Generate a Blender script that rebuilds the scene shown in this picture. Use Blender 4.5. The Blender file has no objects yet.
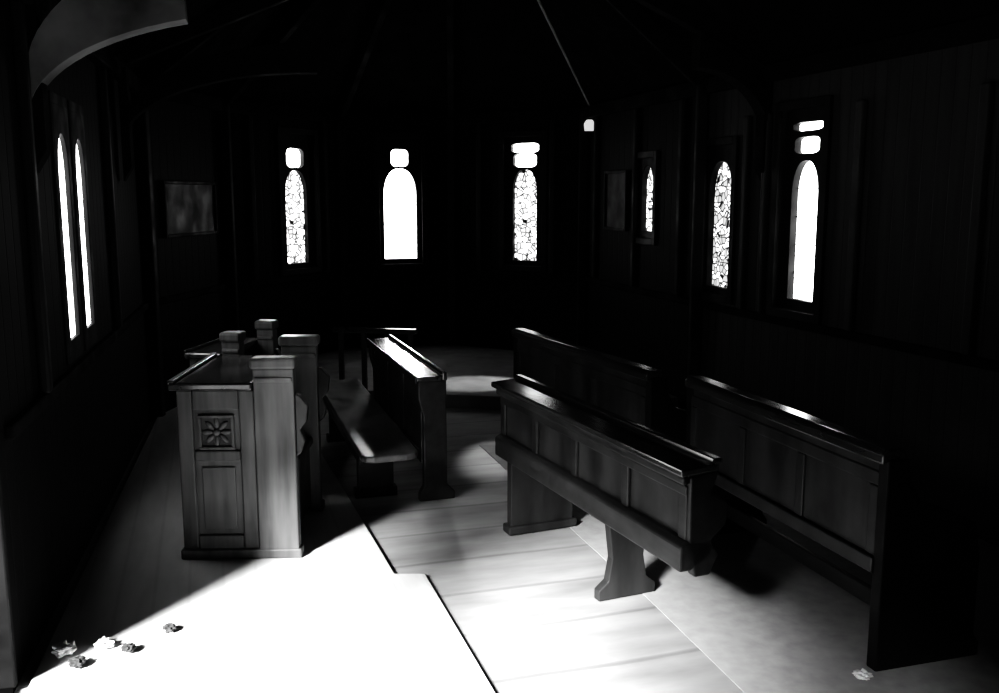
import bpy, bmesh, math, random
from mathutils import Vector, Matrix
random.seed(4)
D=bpy.data; C=bpy.context
def link(o):
    C.scene.collection.objects.link(o); return o
# ---------------- materials ----------------
def newmat(n):
    m=D.materials.new(n); m.use_nodes=True
    nt=m.node_tree; b=nt.nodes['Principled BSDF']; return m,nt,b
def g(v): return (v,v,v,1)
def wood(n,v0,v1,rough=.4,scale=(3,3,30),spec=.5,bump=.15,vary=1.7):
    m,nt,b=newmat(n); N=nt.nodes; L=nt.links
    tc=N.new('ShaderNodeTexCoord'); mp=N.new('ShaderNodeMapping'); mp.inputs['Scale'].default_value=scale
    no=N.new('ShaderNodeTexNoise'); no.inputs['Scale'].default_value=1.5; no.inputs['Detail'].default_value=6
    cr=N.new('ShaderNodeValToRGB'); cr.color_ramp.elements[0].position=.3; cr.color_ramp.elements[1].position=.7
    cr.color_ramp.elements[0].color=g(v0); cr.color_ramp.elements[1].color=g(v1)
    L.new(tc.outputs['Object'],mp.inputs[0]); L.new(mp.outputs[0],no.inputs['Vector']); L.new(no.outputs['Fac'],cr.inputs[0])
    L.new(cr.outputs[0],b.inputs['Base Color'])
    bp=N.new('ShaderNodeBump'); bp.inputs['Strength'].default_value=bump; bp.inputs['Distance'].default_value=.01
    L.new(no.outputs['Fac'],bp.inputs['Height']); L.new(bp.outputs[0],b.inputs['Normal'])
    b.inputs['Roughness'].default_value=rough; b.inputs['Specular IOR Level'].default_value=spec
    n2=N.new('ShaderNodeTexNoise'); n2.inputs['Scale'].default_value=5; n2.inputs['Detail'].default_value=4
    mr=N.new('ShaderNodeMapRange'); mr.inputs[1].default_value=.35; mr.inputs[2].default_value=.65
    mr.inputs[3].default_value=rough; mr.inputs[4].default_value=min(1,rough*vary)
    L.new(tc.outputs['Object'],n2.inputs['Vector']); L.new(n2.outputs['Fac'],mr.inputs[0]); L.new(mr.outputs[0],b.inputs['Roughness'])
    return m
def boards(n,v0,v1,rough,period,coord='X',spec=.4,groove=.25,sc=(1,1,1),dist=0,edge=.05):
    m,nt,b=newmat(n); N=nt.nodes; L=nt.links
    tc=N.new('ShaderNodeTexCoord')
    w=N.new('ShaderNodeTexWave'); w.wave_type='BANDS'; w.bands_direction=coord; w.inputs['Scale'].default_value=.314/period
    w.inputs['Distortion'].default_value=dist; w.inputs['Detail Scale'].default_value=.5
    L.new(tc.outputs['Object'],w.inputs[0])
    cr=N.new('ShaderNodeValToRGB'); cr.color_ramp.elements[0].position=0; cr.color_ramp.elements[1].position=edge
    cr.color_ramp.elements[0].color=g(groove); cr.color_ramp.elements[1].color=g(1)
    L.new(w.outputs['Fac'],cr.inputs[0])
    mp=N.new('ShaderNodeMapping'); mp.inputs['Scale'].default_value=sc
    L.new(tc.outputs['Object'],mp.inputs[0])
    no=N.new('ShaderNodeTexNoise'); no.inputs['Scale'].default_value=2; no.inputs['Detail'].default_value=8
    L.new(mp.outputs[0],no.inputs['Vector'])
    c2=N.new('ShaderNodeValToRGB'); c2.color_ramp.elements[0].position=.3; c2.color_ramp.elements[1].position=.7
    c2.color_ramp.elements[0].color=g(v0); c2.color_ramp.elements[1].color=g(v1)
    L.new(no.outputs['Fac'],c2.inputs[0])
    mx=N.new('ShaderNodeMix'); mx.data_type='RGBA'; mx.blend_type='MULTIPLY'; mx.inputs[0].default_value=1
    L.new(c2.outputs[0],mx.inputs[6]); L.new(cr.outputs[0],mx.inputs[7]); L.new(mx.outputs[2],b.inputs['Base Color'])
    bp=N.new('ShaderNodeBump'); bp.inputs['Strength'].default_value=.5; bp.inputs['Distance'].default_value=.01
    L.new(cr.outputs[0],bp.inputs['Height']); L.new(bp.outputs[0],b.inputs['Normal'])
    b.inputs['Roughness'].default_value=rough; b.inputs['Specular IOR Level'].default_value=spec
    return m
def glass(n,strength,pattern,lo=.1,scale=16):
    m,nt,b=newmat(n); N=nt.nodes; L=nt.links
    b.inputs['Base Color'].default_value=g(.03); b.inputs['Roughness'].default_value=.3
    tc=N.new('ShaderNodeTexCoord')
    v=N.new('ShaderNodeTexVoronoi'); v.feature='DISTANCE_TO_EDGE'; v.inputs['Scale'].default_value=scale
    v2=N.new('ShaderNodeTexVoronoi'); v2.inputs['Scale'].default_value=scale
    L.new(tc.outputs['Object'],v.inputs['Vector']); L.new(tc.outputs['Object'],v2.inputs['Vector'])
    cr=N.new('ShaderNodeValToRGB'); cr.color_ramp.elements[0].position=.04; cr.color_ramp.elements[1].position=.13
    L.new(v.outputs['Distance'],cr.inputs[0])
    bw=N.new('ShaderNodeRGBToBW'); L.new(v2.outputs['Color'],bw.inputs[0])
    c2=N.new('ShaderNodeValToRGB'); c2.color_ramp.elements[0].position=.36; c2.color_ramp.elements[0].color=g(lo); c2.color_ramp.elements[1].position=.52
    L.new(bw.outputs[0],c2.inputs[0])
    mu=N.new('ShaderNodeMix'); mu.data_type='RGBA'; mu.blend_type='MULTIPLY'; mu.inputs[0].default_value=1
    L.new(cr.outputs[0],mu.inputs[6]); L.new(c2.outputs[0],mu.inputs[7])
    mx=N.new('ShaderNodeMix'); mx.data_type='RGBA'; mx.inputs[0].default_value=pattern
    mx.inputs[6].default_value=g(1); L.new(mu.outputs[2],mx.inputs[7])
    L.new(mx.outputs[2],b.inputs['Emission Color']); b.inputs['Emission Strength'].default_value=strength
    return m
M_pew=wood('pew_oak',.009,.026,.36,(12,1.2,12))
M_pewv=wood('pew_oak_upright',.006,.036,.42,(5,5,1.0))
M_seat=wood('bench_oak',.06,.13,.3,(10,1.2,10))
M_stall=wood('stall_oak',.05,.12,.42,(12,12,1.3))
M_top=wood('desk_top_oak',.02,.05,.14,(12,1.2,12),spec=.9,bump=.06,vary=1.4)
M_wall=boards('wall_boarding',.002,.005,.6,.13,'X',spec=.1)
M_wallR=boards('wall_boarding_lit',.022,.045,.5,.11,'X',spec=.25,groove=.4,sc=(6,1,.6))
M_ceil=wood('roof_boarding',.0015,.003,.8,(2,2,2),spec=.05)
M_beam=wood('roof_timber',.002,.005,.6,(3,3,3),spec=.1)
M_beamL=wood('roof_timber_worn',.04,.2,.6,(2.2,2.2,2.2),spec=.3)  # same timber as the other braces, paler: light put into the colour
M_trim=wood('trim_wood',.004,.010,.42,(3,3,3),spec=.2)
M_post=wood('post_wood',.03,.07,.42,(3,3,3),spec=.3)
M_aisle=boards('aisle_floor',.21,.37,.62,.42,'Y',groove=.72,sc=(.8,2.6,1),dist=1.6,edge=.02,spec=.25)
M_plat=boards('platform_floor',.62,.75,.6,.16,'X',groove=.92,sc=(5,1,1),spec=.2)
M_carpet=wood('carpet',.34,.42,.9,(9,9,9),spec=.1,bump=.2)
M_sanct=wood('sanctuary_floor',.15,.25,.3,(3,3,3))
M_hipLit=wood('corbel_stone',.4,.55,.8,(6,6,6))  # pale highlight for one roof timber, put into the colour
M_paper=wood('paper',.7,.85,.8,(20,20,20))
M_leaf=wood('dry_leaf',.02,.06,.8,(20,20,20))
M_pic=wood('picture_surface',.002,.012,.35,(5,5,5),spec=.2)
G_white=glass('glass_clear',7,0.0)
G_mid=glass('glass_leaded',3.8,1.0,.3,17)
G_dark=glass('glass_stained',2.6,1.0,.3,19)
M_glow,_nt,_b=newmat('lamp_glass'); _b.inputs['Emission Color'].default_value=g(1); _b.inputs['Emission Strength'].default_value=.6  # glow added so the bright corbel spot stays visible
# ---------------- geometry helpers ----------------
def empty(name,loc,rot=0):
    e=D.objects.new(name,None); e.location=loc; e.rotation_euler=(0,0,math.radians(rot)); e.empty_display_size=.1
    return link(e)
def finish(bm,name,mat,parent=None,bevel=0,smooth=False):
    bmesh.ops.recalc_face_normals(bm,faces=bm.faces)
    me=D.meshes.new(name); bm.to_mesh(me); bm.free(); me.materials.append(mat)
    o=link(D.objects.new(name,me))
    if parent: o.parent=parent
    if bevel:
        b=o.modifiers.new('b','BEVEL'); b.width=bevel; b.segments=2; b.limit_method='ANGLE'
    if smooth:
        for p in me.polygons: p.use_smooth=True
    return o
def addbox(bm,x0,x1,y0,y1,z0,z1):
    vs=[bm.verts.new(p) for p in [(x0,y0,z0),(x1,y0,z0),(x1,y1,z0),(x0,y1,z0),(x0,y0,z1),(x1,y0,z1),(x1,y1,z1),(x0,y1,z1)]]
    for f in [(0,3,2,1),(4,5,6,7),(0,1,5,4),(1,2,6,5),(2,3,7,6),(3,0,4,7)]: bm.faces.new([vs[i] for i in f])
def box(par,name,x0,x1,y0,y1,z0,z1,mat,bevel=.006):
    bm=bmesh.new(); addbox(bm,x0,x1,y0,y1,z0,z1); return finish(bm,name,mat,par,bevel)
def prism(par,name,pts,axis,a0,a1,mat,bevel=.005):
    bm=bmesh.new()
    def P(p,a):
        return {'y':(p[0],a,p[1]),'z':(p[0],p[1],a),'x':(a,p[0],p[1])}[axis]
    lo=[bm.verts.new(P(p,a0)) for p in pts]; hi=[bm.verts.new(P(p,a1)) for p in pts]
    bm.faces.new(lo); bm.faces.new(hi[::-1]); n=len(pts)
    for i in range(n): bm.faces.new([lo[i],lo[(i+1)%n],hi[(i+1)%n],hi[i]])
    return finish(bm,name,mat,par,bevel)
def beam(name,p0,p1,w,h,mat,par=None):
    p0=Vector(p0);p1=Vector(p1); d=p1-p0; q=d.to_track_quat('Y','Z')
    bm=bmesh.new(); addbox(bm,-w/2,w/2,0,d.length,-h/2,h/2)
    o=finish(bm,name,mat,par,.01); o.rotation_mode='QUATERNION'; o.rotation_quaternion=q; o.location=p0; return o
# ---------------- room shell ----------------
P=[(-.43,-2.5),(-3.0,8.0),(-2.77,9.67),(-1.83,11.14),(-.57,11.46),(.95,10.6),(1.72,8.0),(5.22,-2.5)]
ZP=2.85; T=.2
def wall(name,i,j,openings,ztop=3.0,mat=None):
    a=Vector(P[i]);b=Vector(P[j]); L=(b-a).length; ang=math.atan2(b.y-a.y,b.x-a.x)
    bm=bmesh.new(); cur=0
    for (s0,s1,z0,z1) in sorted(openings):
        if s0>cur: addbox(bm,cur,s0,0,T,0,ztop)
        if z0>0: addbox(bm,s0,s1,0,T,0,z0)
        addbox(bm,s0,s1,0,T,z1,ztop); cur=s1
    addbox(bm,cur,L,0,T,0,ztop)
    o=finish(bm,name,mat or M_wall); o.location=(a.x,a.y,0); o.rotation_euler=(0,0,ang); return o,a,b,L,ang
def lancet(w,z0,z1,n=8):
    h=.8*w; zs=z1-h; pts=[(-w/2,z0),(w/2,z0)]
    for k in range(n+1):
        t=k/n; pts.append((w/2*math.cos(t*math.pi/2)**.8 if t<1 else 0, zs+h*math.sin(t*math.pi/2)))
    for k in range(n-1,-1,-1):
        t=k/n; pts.append((-w/2*math.cos(t*math.pi/2)**.8, zs+h*math.sin(t*math.pi/2)))
    return pts
def foil(rx,rz,cz,lobes=4,n=40,amp=.09,grow=0):
    return [((rx+grow)*(1+amp*math.cos(lobes*(a+math.pi/4)))*math.cos(a),cz+(rz+grow)*(1+amp*math.cos(lobes*(a+math.pi/4)))*math.sin(a)) for a in [2*math.pi*k/n for k in range(n)]]
def plate(name,outlines,th,mat,par):
    cu=D.curves.new(name,'CURVE'); cu.dimensions='2D'; cu.fill_mode='BOTH'; cu.extrude=th/2; cu.bevel_depth=.006
    for pts in outlines:
        s=cu.splines.new('POLY'); s.points.add(len(pts)-1)
        for p,q in zip(s.points,pts): p.co=(q[0],q[1],0,1)
        s.use_cyclic_u=True
    o=link(D.objects.new(name,cu)); C.view_layer.update()
    me=D.meshes.new_from_object(o.evaluated_get(C.evaluated_depsgraph_get())); D.objects.remove(o)
    me.transform(Matrix.Rotation(math.pi/2,4,'X')); me.materials.append(mat)
    o=link(D.objects.new(name,me)); o.parent=par; return o
def polyface(name,pts,y,mat,par):
    bm=bmesh.new(); bm.faces.new([bm.verts.new((p[0],y,p[1])) for p in pts]); return finish(bm,name,mat,par)
wn=[0]
def window(a,ang,s,w,z0,z1,gmat,gtr,tr,ow,oz0,oz1,dep=.06):
    wn[0]+=1
    e=empty('window_%d'%wn[0],(a.x+s*math.cos(ang),a.y+s*math.sin(ang),0),math.degrees(ang))
    outs=[[(-ow/2,oz0),(ow/2,oz0),(ow/2,oz1),(-ow/2,oz1)],lancet(w,z0,z1)]
    for (dz,rx,rz) in tr: outs.append(foil(rx,rz,z1+dz))
    th=.05 if dep>.02 else .016
    fr=plate('frame',outs,th,M_trim,e); fr.location=(0,dep,0)
    gy=dep+th/2+.006
    polyface('glass',lancet(w+.03,z0-.01,z1+.015),gy,gmat,e)
    for q,(dz,rx,rz) in enumerate(tr): polyface('tracery_glass_%d'%q,foil(rx,rz,z1+dz,grow=.006),gy+.001,gtr,e)
    if dep>.02:
        for k in range(1,5):
            zz=z0+(z1-z0)*k/5.; box(e,'saddle_bar_%d'%k,-w/2,w/2,gy-.012,gy-.006,zz-.003,zz+.003,M_trim,0)
    box(e,'backing',-ow/2,ow/2,gy+.01,gy+.05,oz0,oz1,M_trim,0)
    pr=-.03 if dep>.02 else -.012
    aw=.06 if dep>.02 else .02
    for nm,x0,x1,zz0,zz1 in (('jamb_l',-ow/2-aw,-ow/2,oz0-.06,oz1+.06),('jamb_r',ow/2,ow/2+aw,oz0-.06,oz1+.06),('head',-ow/2,ow/2,oz1,oz1+.06),('sill',-ow/2,ow/2,oz0-.06,oz0)):
        box(e,nm,x0,x1,pr,0,zz0,zz1,M_trim,.004)
    return e
def s_of(i,j,pt):
    a=Vector(P[i]);b=Vector(P[j]); return (Vector(pt)-a).dot((b-a).normalized())
OZ0,OZ1=1.10,2.56
B1=[(.115,.12,.115)]
spec={
 'left':('wall_left',0,1,[((-2.27,4.99),.28,1.15,2.22,G_white,G_dark,[],.38,1.10,2.35,.0),((-2.38,5.45),.28,1.15,2.22,G_white,G_dark,[],.38,1.10,2.35,.0)]),
 'a':('wall_apse_left',1,2,[]),
 'b':('wall_apse_far_left',2,3,[((-2.2,10.55),.34,1.15,2.18,G_mid,G_white,[(.125,.15,.12)],.5,OZ0,OZ1)]),
 'c':('wall_apse_far',3,4,[((-1.16,11.3),.40,1.15,2.22,G_white,G_white,B1,.5,OZ0,OZ1)]),
 'd':('wall_apse_far_right',4,5,[((.27,10.98),.32,1.15,2.2,G_mid,G_white,[(.095,.17,.09),(.235,.20,.065)],.5,OZ0,OZ1)]),
 'e':('wall_apse_right',5,6,[((1.40,9.1),.26,1.56,2.18,G_mid,G_mid,[],.36,1.5,2.25,.03)]),
 'f':('wall_right',6,7,[((1.80,7.80),.36,1.15,2.18,G_dark,G_dark,[],.40,OZ0,2.3,.03),((2.135,6.79),.31,1.15,2.15,G_white,G_white,[(.10,.16,.07),(.23,.19,.04)],.5,OZ0-.02,2.5)]),
}
S1=6.13
for k,(nm,i,j,ws) in spec.items():
    op=[]
    for w in ws:
        s=s_of(i,j,w[0]); op.append((s-w[7]/2,s+w[7]/2,w[8],w[9]))
    if k=='left': op+=[(1.4,2.33,1.8,2.68),(2.35,S1,.02,2.68)]  # smaller slatted opening is added, to get sun onto the carpet
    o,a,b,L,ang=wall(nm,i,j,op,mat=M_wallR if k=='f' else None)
    for w in ws: window(a,ang,s_of(i,j,w[0]),*w[1:])
wall('wall_back',7,0,[],4.9)
a=Vector(P[0]); b=Vector(P[1]); angL=math.atan2(b.y-a.y,b.x-a.x)
de=empty('door_1',(a.x,a.y,0),math.degrees(angL))
for nm,x0,x1,z0,z1 in (('jamb_1',2.35,2.41,.02,2.68),('jamb_2',S1-.04,S1,.02,2.68),('lintel',2.41,S1-.04,2.64,2.68)):
    box(de,nm,x0,x1,-.01,.22,z0,z1,M_trim)
for q in range(10):  # made-up slats, placed to dim the sun on the aisle
    x=4.62+q*.15; box(de,'slat_%d'%q,x,x+.112,.08,.11,1.42,2.32,M_trim)
for q in range(18):  # added out of view, let part of the sun through to the carpet
    x=2.45+q*.12; box(de,'fan_slat_%d'%q,x,x+.07,.08,.11,2.36,2.62,M_trim)
box(de,'fan_panel',4.60,S1-.04,.08,.11,2.36,2.64,M_trim)  # added with the slats, blocks sun above them
box(de,'head_bar',2.41,S1-.04,.06,.13,2.32,2.37,M_trim)
box(de,'transom',4.58,S1-.04,.06,.13,1.37,1.42,M_trim)  # bar added with the slats to cut the sun
box(de,'post',4.54,4.60,.06,.13,.02,2.32,M_trim)
we=empty('window_9',(a.x,a.y,0),math.degrees(angL))  # unseen opening, made up to light the carpet
for q in range(8):  # added slats thin the sun coming through it
    x=1.42+q*.115; box(we,'slat_%d'%q,x,x+.06,.08,.11,1.8,2.68,M_trim)
box(we,'sill',1.36,2.33,-.03,.2,1.74,1.8,M_trim)
# floor
bm=bmesh.new(); bm.faces.new([bm.verts.new((x,y,0)) for x,y in [(-6,-4),(8,-4),(8,14),(-6,14)]])
fl=finish(bm,'floor',M_aisle)
fl.data.transform(Matrix.Rotation(math.radians(-17),4,'Z')); fl.rotation_euler=(0,0,math.radians(17))
k_=1.044
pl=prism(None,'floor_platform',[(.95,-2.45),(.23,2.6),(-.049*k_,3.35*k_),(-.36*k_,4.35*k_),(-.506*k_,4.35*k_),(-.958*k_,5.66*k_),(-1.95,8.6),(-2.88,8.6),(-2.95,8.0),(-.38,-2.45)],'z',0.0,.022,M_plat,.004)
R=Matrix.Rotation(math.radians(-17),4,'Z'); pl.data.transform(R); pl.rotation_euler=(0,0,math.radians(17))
prism(None,'carpet',[(1.2,2.5),(.7125,4.27),(-.154,7.1),(1.7,7.6),(3.3,2.9)],'z',0.0,.003,M_carpet,0)
prism(None,'floor_sanctuary',[(-2.0,8.8),(-.55,8.45),(1.1,8.1),(1.6,8.3),(.9,10.5),(-.6,11.35),(-1.8,11.05),(-2.7,9.6)],'z',0.0,.12,M_sanct,.008)
# ceiling
AP=Vector((-.4,8.0,4.8)); RB=Vector((2.22,-2.6,4.8))
bm=bmesh.new(); ap=bm.verts.new(AP); rb=bm.verts.new(RB)
def ext(p,ref): p=Vector((p[0],p[1],ZP)); return bm.verts.new(ref+(p-ref)*1.07)
ev=[ext(P[0],RB)]+[ext(P[i],AP) for i in range(1,7)]+[ext(P[7],RB)]
bm.faces.new([ev[0],ev[1],ap,rb])
for i in range(1,6): bm.faces.new([ev[i],ev[i+1],ap])
bm.faces.new([ev[6],ev[7],rb,ap])
finish(bm,'ceiling',M_ceil)
k=1
for i in range(1,7):
    p=Vector((P[i][0],P[i][1],ZP)); q=AP+(p-AP)*.97
    if i==5: beam('trim_%d'%k,q-Vector((-.07,0,.05)),AP-Vector((-.07,0,.08)),.025,.05,M_hipLit)  # light edge of this hip painted as a pale strip
    else: beam('trim_%d'%k,q-Vector((0,0,.08)),AP-Vector((0,0,.1)),.07,.14,M_beam)
    k+=1
beam('trim_%d'%k,AP-Vector((0,0,.06)),RB-Vector((0,0,.06)),.1,.18,M_beam);k+=1
for i in range(1,7):
    c=Vector((-.6,8.5)); p=Vector(P[i]); d=(c-p).normalized()*.06
    box(None,'trim_%d'%k,p.x+d.x-.045,p.x+d.x+.045,p.y+d.y-.045,p.y+d.y+.045,.0,2.8,M_trim,.012);k+=1
for i in range(0,7):
    a=Vector(P[i]);b=Vector(P[i+1]);ang=math.atan2(b.y-a.y,b.x-a.x); L=(b-a).length
    for (z0,z1,dp) in ((2.72,2.84,.07),(.96,1.02,.035)):
        segs=[(0,L)] if not(i==0 and z0<2) else [(0,2.3),(6.26,L)]
        for s0,s1 in segs:
            bm=bmesh.new(); addbox(bm,s0,s1,-dp,0,z0,z1); o=finish(bm,'trim_%d'%k,M_beam,None,.01);k+=1
            o.location=(a.x,a.y,0);o.rotation_euler=(0,0,ang)
for i,ss in ((6,(.62,.88,1.90,2.9)),(5,(.35,1.35,2.3)),(0,(6.9,9.1)),(2,(.35,1.45)),(4,(.4,1.35))):
    a=Vector(P[i]);b=Vector(P[i+1]);ang=math.atan2(b.y-a.y,b.x-a.x)
    for s in ss:
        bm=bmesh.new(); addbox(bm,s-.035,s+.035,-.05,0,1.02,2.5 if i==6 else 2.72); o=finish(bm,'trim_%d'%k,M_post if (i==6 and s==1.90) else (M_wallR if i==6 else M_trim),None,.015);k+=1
        o.location=(a.x,a.y,0);o.rotation_euler=(0,0,ang)
p=Vector(P[5]); d=(Vector((-.6,8.5))-p).normalized()*.10
e=empty('wall_lamp',(p.x+d.x+.07,p.y+d.y-.1,0),0)  # corbel catching light, made to glow by an added emission
prism(e,'bracket',[(-.04,2.52),(.04,2.52),(.06,2.58),(-.06,2.58)],'y',-.05,.05,M_beam)
prism(e,'shade',[(-.045,2.58),(.045,2.58),(.055,2.66),(.03,2.70),(-.03,2.70),(-.055,2.66)],'y',-.045,.045,M_glow,.01)
def arch_brace(name,base,dirv,mat,rise=.55,z0=2.25,xl=1.4,th=.22,tm=1.0,tie=True):
    e=empty(name,(base[0],base[1],0),math.degrees(math.atan2(dirv[1],dirv[0])))
    pts=[];n=14
    for kk in range(n+1):
        t=kk/n*math.pi/2*tm; pts.append((xl*(1-math.cos(t)),z0+rise*math.sin(t)))
    for kk in range(n,-1,-1):
        t=kk/n*math.pi/2*tm; pts.append((xl*(1-math.cos(t))*.97,z0+rise*math.sin(t)+th*(.5+.5*kk/n)))
    prism(e,'curved_brace',pts,'y',-.07,.07,mat,.01)
    prism(e,'wall_post',[(0,2.0),(.06,2.1),(.06,2.8),(0,2.8)],'y',-.06,.06,M_beam)
    if tie: prism(e,'tie',[(0.05,2.82),(1.5,3.45),(1.5,3.57),(0.05,2.95)],'y',-.05,.05,M_beam)
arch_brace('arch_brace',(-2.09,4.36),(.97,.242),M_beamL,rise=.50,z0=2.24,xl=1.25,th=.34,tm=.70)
arch_brace('arch_brace',(-2.72,7.0),(.97,.242),M_beam)
arch_brace('arch_brace',(1.98,7.2),(-.97,-.242),M_beam,xl=.6)
arch_brace('arch_brace',(2.93,4.3),(-.97,-.242),M_beam)
# ---------------- furniture ----------------
def panel_leg(par,name,x0,x1,y,z1,mat,th=.05):
    pts=[(x0-.02,.0),(x1+.02,.0),(x1+.02,.05),(x1-.03,.09),(x1-.05,.2),(x1-.02,z1-.05),(x1,z1),(x0,z1),(x0+.02,z1-.05),(x0+.05,.2),(x0+.03,.09),(x0-.02,.05)]
    return prism(par,name,pts,'y',y-th/2,y+th/2,mat)
e=empty('choir_desk',(.70,3.52,.004),23.0); Ln=1.84
prism(e,'top',[(-.02,.835),(.15,.845),(.15,.875),(-.02,.865)],'y',-.03,Ln+.03,M_top,.008)
box(e,'book_stop',.125,.17,-.03,Ln+.03,.87,.895,M_top,.01)
box(e,'top_moulding',.0,.03,-.01,Ln+.01,.795,.83,M_pew,.01)
box(e,'front_panel',.04,.06,0,Ln,.55,.83,M_pewv,.0)
for q,yy in enumerate((0,.44,.92,1.36,1.78)):
    box(e,'stile_%d'%q,.025,.065,yy,yy+.06,.56,.79,M_pew,.008)
box(e,'rail_upper',.022,.065,0,Ln,.745,.79,M_pew,.008)
prism(e,'ledge',[(-.01,.45),(-.01,.555),(.02,.57),(.14,.57),(.14,.50),(.04,.45)],'y',-.02,Ln,M_pew,.01)
sc=[(.06,.42),(.13,.42),(.17,.5),(.13,.56),(.20,.62),(.21,.70),(.13,.76),(.16,.845),(.03,.83),(.03,.55)]
prism(e,'end_scroll',sc,'y',-.02,.03,M_pew,.008)
prism(e,'end_scroll_far',sc,'y',Ln-.04,Ln,M_pew,.008)
panel_leg(e,'leg_near',.09,.36,.78,.50,M_pewv)
box(e,'leg_far',.05,.44,Ln-.10,Ln-.04,.0,.50,M_pewv)
box(e,'foot_far',.03,.46,Ln-.12,Ln-.02,0,.05,M_pewv,.01)
box(e,'bookshelf',.06,.15,.05,Ln-.05,.64,.66,M_pew)
def pew(name,loc,rot,L):
    e=empty(name,loc,rot)
    box(e,'backrest',0,.03,.03,L-.03,.40,.88,M_pewv)
    prism(e,'top_rail',[(-.03,.86),(-.03,.90),(-.01,.92),(.07,.92),(.08,.90),(.08,.87)],'y',-.01,L+.01,M_top,.008)
    box(e,'lower_rail',-.02,.03,.03,L-.03,.40,.47,M_pew,.008)
    box(e,'upper_rail',-.008,.03,.03,L-.03,.76,.82,M_pewv,.008)
    for q in range(4):
        yy=.03+q*(L-.12)/3; box(e,'stile_%d'%q,-.008,.03,yy,yy+.06,.47,.76,M_pewv,.006)
    box(e,'seat',.03,.44,.04,L-.04,.42,.455,M_pew,.012)
    for nm,y0,y1 in (('end_near',-.02,.04),('end_far',L-.04,L+.02)):
        prism(e,nm,[(-.01,0),(.50,0),(.50,.06),(.47,.1),(.47,.44),(.44,.58),(.33,.64),(.16,.70),(.10,.80),(.09,.88),(-.01,.88)],'y',y0,y1,M_trim,.008)
    box(e,'stretcher',.2,.23,.04,L-.04,.12,.2,M_pew)
    return e
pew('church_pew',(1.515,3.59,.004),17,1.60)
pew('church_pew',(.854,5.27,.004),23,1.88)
e=empty('choir_desk',(-.405,5.80,0.0),18); Ln=1.64
box(e,'top',-.115,.045,-.03,Ln+.03,.765,.795,M_top,.006)
box(e,'book_stop',-.13,-.115,-.03,Ln+.03,.755,.80,M_pew,.004)
box(e,'top_rail',.045,.075,-.03,Ln+.03,.765,.82,M_top,.008)
box(e,'back_panel',-.08,-.06,0,Ln,.26,.765,M_pew,0)
box(e,'lower_rail',-.09,-.05,0,Ln,.24,.31,M_pew)
for q,yy in enumerate((0,.52,1.04,1.56)): box(e,'stile_%d'%q,-.09,-.05,yy,yy+.06,.26,.76,M_pew)
for nm,y0 in (('end_near',-.03),('end_far',Ln-.02)):
    prism(e,nm,[(-.11,0),(.12,0),(.12,.05),(.07,.1),(.07,.77),(-.11,.77),(-.11,.66),(-.08,.55),(-.08,.1),(-.11,.05)],'y',y0,y0+.05,M_pew,.008)
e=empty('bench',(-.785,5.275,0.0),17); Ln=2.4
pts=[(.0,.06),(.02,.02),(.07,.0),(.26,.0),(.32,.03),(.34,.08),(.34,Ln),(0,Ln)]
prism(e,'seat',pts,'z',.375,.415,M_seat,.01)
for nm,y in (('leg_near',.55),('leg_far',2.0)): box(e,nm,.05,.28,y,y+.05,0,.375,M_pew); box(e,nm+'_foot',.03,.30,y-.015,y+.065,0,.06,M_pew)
box(e,'apron',.02,.045,.3,2.2,.29,.375,M_pew)
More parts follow.
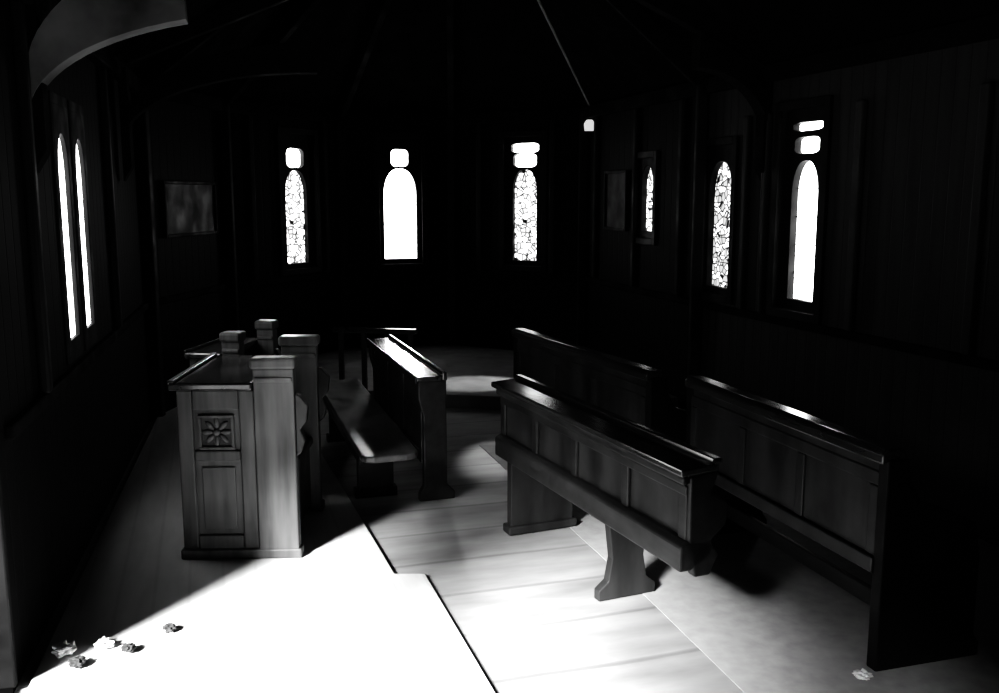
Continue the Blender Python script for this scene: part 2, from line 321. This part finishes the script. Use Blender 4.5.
def stall(name,loc,rot,dp,mcap=None):
    e=empty(name,loc,rot); mcap=mcap or M_stall
    def end(y0,y1,tag,front):
        box(e,tag+'_board',.02,.37,y0+.018,y1,.04,.855,M_stall,0)
        for nm,x0,x1,z0,z1 in (('stile_l',0,.075,0,.86),('stile_r',.30,.375,0,.86),('rail_t',.075,.30,.76,.86),('rail_m',.075,.30,.50,.555),('rail_b',.075,.30,0,.12)):
            box(e,tag+'_'+nm,x0,x1,y0,y1,z0,z1,M_stall,.008)
        if front:
            box(e,tag+'_field',.105,.27,y0+.008,y0+.02,.15,.47,M_stall,.008)
            for nm,x0,x1,z0,z1 in (('c1',.10,.275,.72,.735),('c2',.10,.275,.56,.575),('c3',.10,.115,.575,.72),('c4',.26,.275,.575,.72)):
                box(e,tag+'_'+nm,x0,x1,y0-.003,y0+.02,z0,z1,M_stall,.003)
            box(e,tag+'_carving_ground',.115,.26,y0+.014,y0+.02,.575,.72,M_pew,0)
            cx,cz=.1875,.6475
            for q in range(8):
                a=q*math.pi/4; r=.047
                bm=bmesh.new(); bmesh.ops.create_icosphere(bm,subdivisions=2,radius=1)
                o=finish(bm,tag+'_petal_%d'%q,M_stall,e,0,True); o.scale=(.03,.012,.014); o.location=(cx+r*math.cos(a),y0+.012,cz+r*math.sin(a)); o.rotation_euler=(0,-a,0)
            bm=bmesh.new(); bmesh.ops.create_icosphere(bm,subdivisions=2,radius=.018); o=finish(bm,tag+'_boss',M_stall,e,0,True); o.location=(cx,y0+.01,cz)
        box(e,tag+'_post',.378,.575,y0-.012,y1,0,.965,M_stall,.006)
        box(e,tag+'_neck',.385,.57,y0-.025,y1+.012,.90,.925,M_stall,.008)
        box(e,tag+'_cap',.365,.588,y0-.03,y1+.02,.965,1.02,mcap,.014)
        box(e,tag+'_plinth',-.012,.588,y0-.018,y1,0,.05,M_stall,.008)
    end(0,.06,'near_end',True); end(dp-.06,dp,'far_end',False)
    box(e,'desk_top',-.03,.375,-.03,dp+.02,.862,.90,M_top,.01)
    box(e,'desk_lip',-.03,.0,-.03,dp+.02,.90,.915,M_pew,.005)
    box(e,'seat',.06,.54,.06,dp-.06,.40,.44,M_pew)
    box(e,'back_panel',.02,.05,.06,dp-.06,.05,.86,M_pew,0)
    box(e,'seat_front',.5,.52,.06,dp-.06,.05,.40,M_pew,0)
    ap_=[(.575,.52),(.60,.54),(.62,.60),(.60,.66),(.63,.70),(.64,.78),(.60,.83),(.575,.84)]
    prism(e,'arm_scroll',ap_,'y',-.0,.05,M_pew,.006)
    prism(e,'arm_scroll_far',ap_,'y',dp-.05,dp,M_pew,.006)
    return e
e1=stall('clergy_stall',(-1.58*k_,4.54*k_,.022),2,.78); e1.scale=(k_,k_,k_)
e2=stall('clergy_stall',(-1.81*k_,5.46*k_,.022),-8,.58); e2.scale=(.55*k_,k_,k_)
e=empty('altar_rail',(-1.45,8.25,.0),-10)
box(e,'handrail',0,.75,-.04,.04,.72,.76,M_top,.01)
for q in range(4): box(e,'baluster_%d'%q,.04+q*.21,.08+q*.21,-.02,.02,.0,.72,M_pew,.005)
box(e,'base_rail',0,.75,-.03,.03,.08,.13,M_pew,.005)
def picture(i,s,w,z0,z1):
    a=Vector(P[i]);b=Vector(P[i+1]);ang=math.atan2(b.y-a.y,b.x-a.x)
    e=empty('picture_frame',(a.x+s*math.cos(ang),a.y+s*math.sin(ang),0),math.degrees(ang))
    box(e,'print',-w/2,w/2,-.02,-.006,z0,z1,M_pic,0)
    for nm,x0,x1,q0,q1 in (('l',-w/2-.03,-w/2,z0-.03,z1+.03),('r',w/2,w/2+.03,z0-.03,z1+.03),('t',-w/2,w/2,z1,z1+.03),('b',-w/2,w/2,z0-.03,z0)):
        box(e,'frame_'+nm,x0,x1,-.04,-.004,q0,q1,M_trim)
picture(1,.9,1.0,1.56,2.0)
picture(5,.88,.5,1.58,2.12)
def crumple(name,loc,r,mat,sz=.5):
    bm=bmesh.new(); bmesh.ops.create_icosphere(bm,subdivisions=3,radius=r)
    ph=[random.uniform(0,6) for _ in range(3)]
    for v in bm.verts:
        n=v.co.normalized(); v.co*= .7+.45*random.random()**2+.25*math.sin(5*n.x+ph[0])*math.sin(6*n.y+ph[1]); v.co.z*=sz
    mz=min(v.co.z for v in bm.verts)
    for v in bm.verts: v.co.z-=mz
    o=finish(bm,name,mat); o.location=loc; return o
crumple('crumpled_paper',(-1.80,3.68,.023),.05,M_paper); crumple('crumpled_paper',(-1.66,3.74,.023),.04,M_paper)
crumple('crumpled_paper',(1.44,3.52,.004),.035,M_paper)
for p,r in (((-1.437,3.895,.023),.03),((-1.70,3.58,.023),.035),((-1.54,3.70,.023),.03)): crumple('dry_leaf',p,r,M_leaf,.6)
# ---------------- light ----------------
w=D.worlds.new('World'); C.scene.world=w; w.use_nodes=True
w.node_tree.nodes['Background'].inputs[0].default_value=g(1); w.node_tree.nodes['Background'].inputs[1].default_value=.15
s=D.lights.new('sun','SUN'); s.energy=27; s.angle=math.radians(11)
so=link(D.objects.new('sun',s)); so.rotation_mode='QUATERNION'; so.rotation_quaternion=Vector((.433,.75,-.5)).to_track_quat('-Z','Y'); so.location=(-5,-6,6)
def spot(loc,tgt,e,size,blend=.5):
    s=D.lights.new('window_light','SPOT'); s.energy=e; s.spot_size=math.radians(size); s.spot_blend=blend; s.shadow_soft_size=.05  # added spots by the apse windows, aimed to brighten floor and tops
    so=link(D.objects.new('window_light',s)); so.location=loc; so.rotation_mode='QUATERNION'
    so.rotation_quaternion=(Vector(tgt)-Vector(loc)).to_track_quat('-Z','Y')
spot((1.2,9.2,2.1),(-.2,8.95,.12),420,20)
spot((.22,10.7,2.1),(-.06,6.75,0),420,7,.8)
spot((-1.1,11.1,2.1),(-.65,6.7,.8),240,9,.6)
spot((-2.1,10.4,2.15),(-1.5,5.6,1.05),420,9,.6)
# ---------------- camera ----------------
cd=D.cameras.new('camera'); cd.lens=950/999*36; cd.sensor_width=36
co=link(D.objects.new('camera',cd)); co.location=(0,0,1.9); co.rotation_euler=(math.radians(90-9.03),0,0)
C.scene.camera=co
vs=C.scene.view_settings
vs.view_transform='Standard'; vs.look='None'
vs.use_curve_mapping=True
cv=vs.curve_mapping.curves[3]
for x,y in ((.02,.007),(.08,.055),(.4,.46)): cv.points.new(x,y)
vs.curve_mapping.update()
